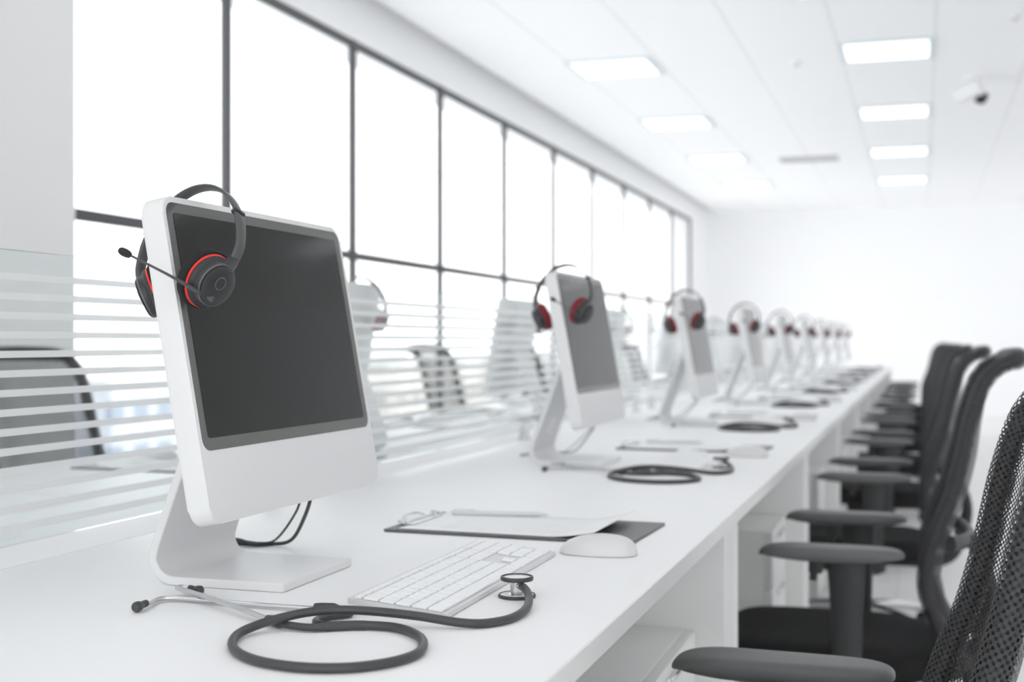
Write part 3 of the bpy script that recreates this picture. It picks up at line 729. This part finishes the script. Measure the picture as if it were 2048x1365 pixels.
# ------------------------------------------------------------------ stethoscopes
def stethoscope():
    C = Vector((-.4516, 1.4291, DZ))
    t = thing('stethoscope', 'dark grey coiled stethoscope nearest the camera, its chest piece beside the keyboard', 'stethoscope', (-.55, 1.2, DZ), 'stethoscopes on the near desk')
    z = DZ + .0052
    loop = [(-.568, 1.2090, z), (-.5471, 1.2172, z), (-.5195, 1.218, z), (-.496, 1.2057, z), (-.4739, 1.1823, z), (-.4588, 1.1509, z), (-.4535, 1.1180, z), (-.4631, 1.0857, z), (-.4846, 1.060, z),
            (-.5114, 1.0465, z), (-.5418, 1.0425, z), (-.5793, 1.0500, z), (-.6126, 1.0706, z), (-.6379, 1.1006, z), (-.6530, 1.1372, z + .0005), (-.6500, 1.1640, z + .003), (-.6330, 1.1850, z + .008), (-.606, 1.2060, z + .0125), (-.5766, 1.2198, z + .0135), (-.5436, 1.2304, z + .012), (-.5004, 1.2440, z + .007), (-.4625, 1.2510, z + .002),
            (-.4385, 1.2610, z), (-.4210, 1.2810, z), (-.4139, 1.3079, z), (-.4135, 1.3400, z + .001), (-.4190, 1.3700, z + .003), (-.4270, 1.3930, z + .0068), (-.4360, 1.4090, z + .0095), (-.4415, 1.4165, z + .0100)]
    obj('tubing', MB().tube(loop, .0047, 16, smooth=6), M['rubber'], t)
    # junction and the two short arms
    J = MB().tube([(-.548, 1.2168, z), (-.560, 1.2130, z), (-.573, 1.2060, z), (-.585, 1.1985, z)], [.0050, .0051, .0051, .0050], 14, smooth=3)
    J.tube([(-.580, 1.2010, z), (-.600, 1.1900, z), (-.625, 1.1915, z + .0005), (-.640, 1.1975, z + .001)], [.0046, .0040, .0040, .0042], 12, smooth=5)
    J.tube([(-.582, 1.2030, z), (-.600, 1.2100, z - .0005), (-.610, 1.2280, z - .0005), (-.600, 1.2500, z - .0005), (-.590, 1.2640, z - .0005), (-.596, 1.2745, z), (-.613, 1.2765, z)], [.0046, .0040, .0038, .0038, .0040, .0042, .0042], 12, smooth=5)
    obj('yoke_junction', J, M['rubber'], t)
    obj('connector', MB().tube([(-.632, 1.1945, z + .0008), (-.637, 1.1965, z + .0015), (-.650, 1.2030, z + .0015), (-.657, 1.2065, z + .0015)], [.0046, .0062, .0056, .0046], 14), M['rubber'], t)
    obj('connector', MB().tube([(-.608, 1.2766, z + .0008), (-.614, 1.2765, z + .0012), (-.630, 1.2768, z + .0012), (-.637, 1.2770, z + .0012)], [.0046, .0062, .0056, .0046], 14), M['rubber'], t)
    A = MB().tube([(-.650, 1.2030, z + .001), (-.74, 1.2555, z + .0045), (-.8200, 1.3040, z + .0045), (-.8330, 1.3125, z + .0045), (-.8300, 1.3190, z + .0040), (-.8180, 1.3190, z + .0030)], .0031, 14, smooth=6)
    obj('ear_tube', A, M['steel'], t)
    Bt = MB().tube([(-.630, 1.2768, z), (-.70, 1.2795, z - .0010), (-.790, 1.2830, z - .0012), (-.824, 1.2815, z - .001), (-.8325, 1.2700, z - .001), (-.8285, 1.2500, z - .0005), (-.8265, 1.2370, z + .001)], .0026, 14, smooth=6)
    obj('ear_tube', Bt, M['steel'], t)
    def tip(a, b):
        a, b = Vector(a), Vector(b); d = b - a
        obj('ear_tip', MB().tube([a, a + d * .28, a + d * .38, a + d * .6, a + d * .82, a + d * .95, b], [.0040, .0042, .0036, .0056, .0060, .0042, .0012], 18), M['rubber'], t)
    tip((-.8215, 1.3192, z + .0034), (-.8020, 1.3170, z + .0016)); tip((-.8268, 1.2390, z + .0012), (-.8245, 1.2130, z + .0012))
    m = Matrix.Translation(C)
    cp = obj('chest_piece', MB().lathe([(0, .0008), (.0205, .0008), (.0205, .0030), (.010, .0036), (.0078, .0050), (.0078, .0185), (.010, .0200), (.0170, .0210), (.0170, .0228), (0, .0228)], 40, m).tube([C + Vector((.002, -.004, .0145)), C + Vector((.0085, -.0105, .0148)), C + Vector((.0105, -.0135, .0150))], .0036, 14), M['steel'], t)
    obj('rim', MB().lathe([(.0203, .0002), (.0217, .0004), (.0222, .0020), (.0217, .0036), (.0200, .0040), (.0197, .0030), (.0203, .0002)], 48, m), M['rim'], cp)
    obj('rim', MB().lathe([(.0168, .0198), (.0188, .0200), (.0195, .0222), (.0190, .0246), (.0168, .0250), (.0162, .0236), (.0168, .0198)], 48, m), M['rim'], cp)
    obj('diaphragm', MB().lathe([(0, .0237), (.0163, .0235), (.0163, .0229), (0, .0229)], 40, m), M['dia'], cp)
    obj('base_plate', MB().lathe([(.0090, .0037), (.0197, .0034), (.0197, .0031), (.0090, .0031)], 40, m), M['dia'], cp)
    return t
stt = stethoscope()
for k in range(1, NS): dup(stt, near(k, ORG[stt.name]), 0, 'dark coiled stethoscope in front of the %s computer from the camera' % ORD[k])
for k in range(1, NS): dup(stt, far(k, ORG[stt.name]), PI, 'dark coiled stethoscope behind the partition at the %s far computer' % ORD[k - 1], 'stethoscopes on the far desk')

# ------------------------------------------------------------------ chairs
CY = 1.54
PROF = [(.345, .075), (.385, .048), (.43, .028), (.50, .006), (.57, .012), (.64, .034), (.70, .058), (.78, .080), (.86, .097), (.92, .114), (.955, .130), (.980, .152), (.993, .176)]
def chair_profile(z):
    for (z0, x0), (z1, x1) in zip(PROF, PROF[1:]):
        if z <= z1: return x0 + (x1 - x0) * (z - z0) / (z1 - z0)
    return PROF[-1][1]
def half_w(z):
    return .185 + .045 * min(1, max(0, (z - .36) / .25)) - .012 * max(0, (z - .8) / .2)
def chair():
    t = thing('office_chair', 'black mesh-back office chair nearest the camera, cut off by the right edge', 'office chair', (-.20, CY, 0), 'black office chairs along the near desk')
    # seat cushion
    def sfn(u, v):
        a = u * 2 * PI; k = (v - .5) * PI
        ex = math.copysign(abs(math.cos(a)) ** .45, math.cos(a)); ey = math.copysign(abs(math.sin(a)) ** .45, math.sin(a))
        rr = abs(math.cos(k)) ** .28 if 0 < v < 1 else 0
        x = -.222 + .262 * ex * rr; y = CY + .248 * ey * rr
        zz = .318 + .042 * math.copysign(abs(math.sin(k)) ** .8, math.sin(k))
        if x < -.42: zz -= (-.42 - x) ** 2 * 4.5
        zz += .010 * (abs(y - CY) / .24) ** 2 * (1 if v > .5 else 0) - (.004 if v > .5 else 0)
        return Vector((x, y, zz))
    mb = MB().grid(sfn, 64, 20); bmesh.ops.remove_doubles(mb.bm, verts=mb.bm.verts[:], dist=.0001)
    obj('seat', mb, M['seat'], t, sharp=70)
    # back frame: closed loop
    zs = [p[0] for p in PROF]
    left = [Vector((chair_profile(z), CY - half_w(z), z)) for z in zs]; right = [Vector((chair_profile(z), CY + half_w(z), z)) for z in reversed(zs)]
    topz = [Vector((.193, CY - .185, 1.000)), Vector((.204, CY - .10, 1.003)), Vector((.208, CY, 1.004)), Vector((.204, CY + .10, 1.003)), Vector((.193, CY + .185, 1.000))]
    bot = [Vector((.088, CY + .14, .330)), Vector((.093, CY, .326)), Vector((.088, CY - .14, .330))]
    loop = left + topz + right + bot
    rad = [.0115] * 3 + [.0120] * (len(left) - 3) + [.0165] * 5 + [.0120] * (len(left) - 3) + [.0115] * 3 + [.0115] * 3
    obj('back_frame', MB().tube(loop, rad, 14, closed=True, smooth=4), M['wrap'], t)
    LP, LR = spline([Vector(p) for p in loop], rad, 4, True); n = len(LP); acc = [0]
    for i in range(n): acc.append(acc[-1] + (LP[(i + 1) % n] - LP[i]).length)
    cen = Vector((.10, CY, .68))
    def slf(u, v):
        i = int(round(u * n)) % n; tg = (LP[(i + 1) % n] - LP[i - 1]).normalized()
        b = (cen - LP[i]); b = (b - tg * b.dot(tg)).normalized(); c = tg.cross(b); a = 2 * PI * v
        rr = LR[i] + .0055
        return LP[i] + b * (rr * math.cos(a)) + c * (rr * math.sin(a))
    obj('mesh_sleeve', MB().grid(slf, n, 18, lambda u, v: (acc[int(round(u * n))], v * .105)), M['mesh'], t, sharp=80)
    Z0, Z1 = .345, .990
    def mfn(u, v):
        z = Z0 + (Z1 - Z0) * v; w = half_w(z); y = math.sin((u - .5) * PI)
        bow = .040 * (1 - abs(y) ** 5) * math.sin(PI * min(1, max(0, v * .95 + .03))) ** .6
        return Vector((chair_profile(z) + bow, CY + y * w, z))
    NU = 40; al = [0]
    for i in range(NU): al.append(al[-1] + (mfn((i + 1) / NU, .5) - mfn(i / NU, .5)).length)
    obj('mesh_panel', MB().grid(mfn, NU, 44, lambda u, v: (al[int(round(u * NU))], v * .70)), M['mesh'], t, sharp=80)
    # lumbar bar and rear support
    lb = MB().tube([(.060, CY - .215, .60), (.092, CY - .12, .595), (.105, CY, .59), (.092, CY + .12, .595), (.060, CY + .215, .60)], .011, 12, smooth=5, flat=1.6, up=(1, 0, 0))
    obj('lumbar_bar', lb, M['chair'], t)
    sp_ = MB()
    sp_.tube([(.098, CY - .10, .60), (.135, CY - .06, .53), (.150, CY - .015, .45), (.125, CY, .34), (.07, CY, .272), (-.10, CY, .262), (-.20, CY, .258)], [.012, .014, .018, .021, .021, .020, .018], 14, smooth=5)
    sp_.tube([(.098, CY + .10, .60), (.135, CY + .06, .53), (.150, CY + .015, .45), (.120, CY, .36)], [.012, .014, .018, .020], 14, smooth=5)
    obj('rear_support', sp_, M['chair'], t)
    for s in (-1, 1):
        ya = CY + s * .289
        # pad with rounded plan and a soft section
        def pfn(u, v, ya=ya):
            a = u * 2 * PI; k = (v - .5) * PI
            ex = math.copysign(abs(math.cos(a)) ** .34, math.cos(a)); ey = math.copysign(abs(math.sin(a)) ** .55, math.sin(a))
            rr = abs(math.cos(k)) ** .22 if 0 < v < 1 else 0
            x = -.188 + .1535 * ex * rr; y = ya + .044 * ey * rr * (1 - .12 * (ex * rr))
            zz = .580 + .0165 * math.copysign(abs(math.sin(k)) ** .85, math.sin(k))
            if v < .5: zz += .011 * (abs(x + .188) / .1535) ** 2 * abs(math.sin(k))
            else: zz -= .005 * max(0, (-.26 - x) / .08) ** 2
            return Vector((x, y, zz))
        pb = MB().grid(pfn, 56, 18); bmesh.ops.remove_doubles(pb.bm, verts=pb.bm.verts[:], dist=.0001)
        obj('armrest_pad', pb, M['pad'], t, sharp=70)
        po = MB().tube([(-.155, ya, .572), (-.155, ya, .545), (-.155, ya, .44), (-.155, ya - s * .004, .300), (-.155, ya - s * .03, .262), (-.155, CY + s * .07, .256)], [.042, .040, .034, .030, .028, .028], 18, smooth=5, flat=.42, up=(1, 0, 0))
        obj('arm_post', po, M['chair'], t)
        bt = MB().box(-.235, -.205, ya - .008, ya + .008, .535, .570, bev=.004).tube([(-.222, ya, .545), (-.226, ya, .520)], .0085, 12)
        obj('arm_lever', bt, M['chair'], t)
    obj('seat_mechanism', MB().box(-.34, -.12, CY - .085, CY + .085, .225, .274, bev=.012), M['chair'], t)
    obj('height_lever', MB().tube([(-.20, CY + .07, .250), (-.20, CY + .17, .246), (-.20, CY + .25, .244)], [.005, .005, .009], 10), M['chair'], t)
    obj('gas_column', MB().lathe([(0, .09), (.026, .09), (.026, .17), (.016, .175), (.016, .226), (0, .226)], 24, Matrix.Translation((-.22, CY, 0))), M['chrome'], t)
    bs = MB().lathe([(0, .075), (.034, .075), (.040, .085), (.036, .115), (.028, .12), (0, .12)], 24, Matrix.Translation((-.22, CY, 0)))
    for i in range(5):
        a = R(36 + 72 * i); d = Vector((math.cos(a), math.sin(a), 0)); c = Vector((-.22, CY, 0))
        bs.tube([c + d * .02 + Vector((0, 0, .098)), c + d * .15 + Vector((0, 0, .090)), c + d * .29 + Vector((0, 0, .068))], [.021, .017, .012], 12, smooth=4)
    obj('star_base', bs, M['chrome'], t)
    for i in range(5):
        a = R(36 + 72 * i); c = Vector((-.22 + .285 * math.cos(a), CY + .285 * math.sin(a), .0255)); q = Vector((-math.sin(a), math.cos(a), 0))
        w = MB().tube([c - q * .021, c - q * .004], .025, 18).tube([c + q * .004, c + q * .021], .025, 18).tube([c - q * .006, c + q * .006], .010, 10).tube([c, c + Vector((0, 0, .034))], .006, 10)
        obj('caster', w, M['chair'], t)
    return t
ch = chair()
for k in range(1, NS): dup(ch, near(k, ORG[ch.name]), 0, 'black mesh-back office chair at the near desk, %s from the camera' % ORD[k])
for k in range(1, NS): dup(ch, far(k, ORG[ch.name]), PI, 'black office chair behind the glass partition, %s of the far row' % ORD[k - 1], 'black office chairs along the far desk')
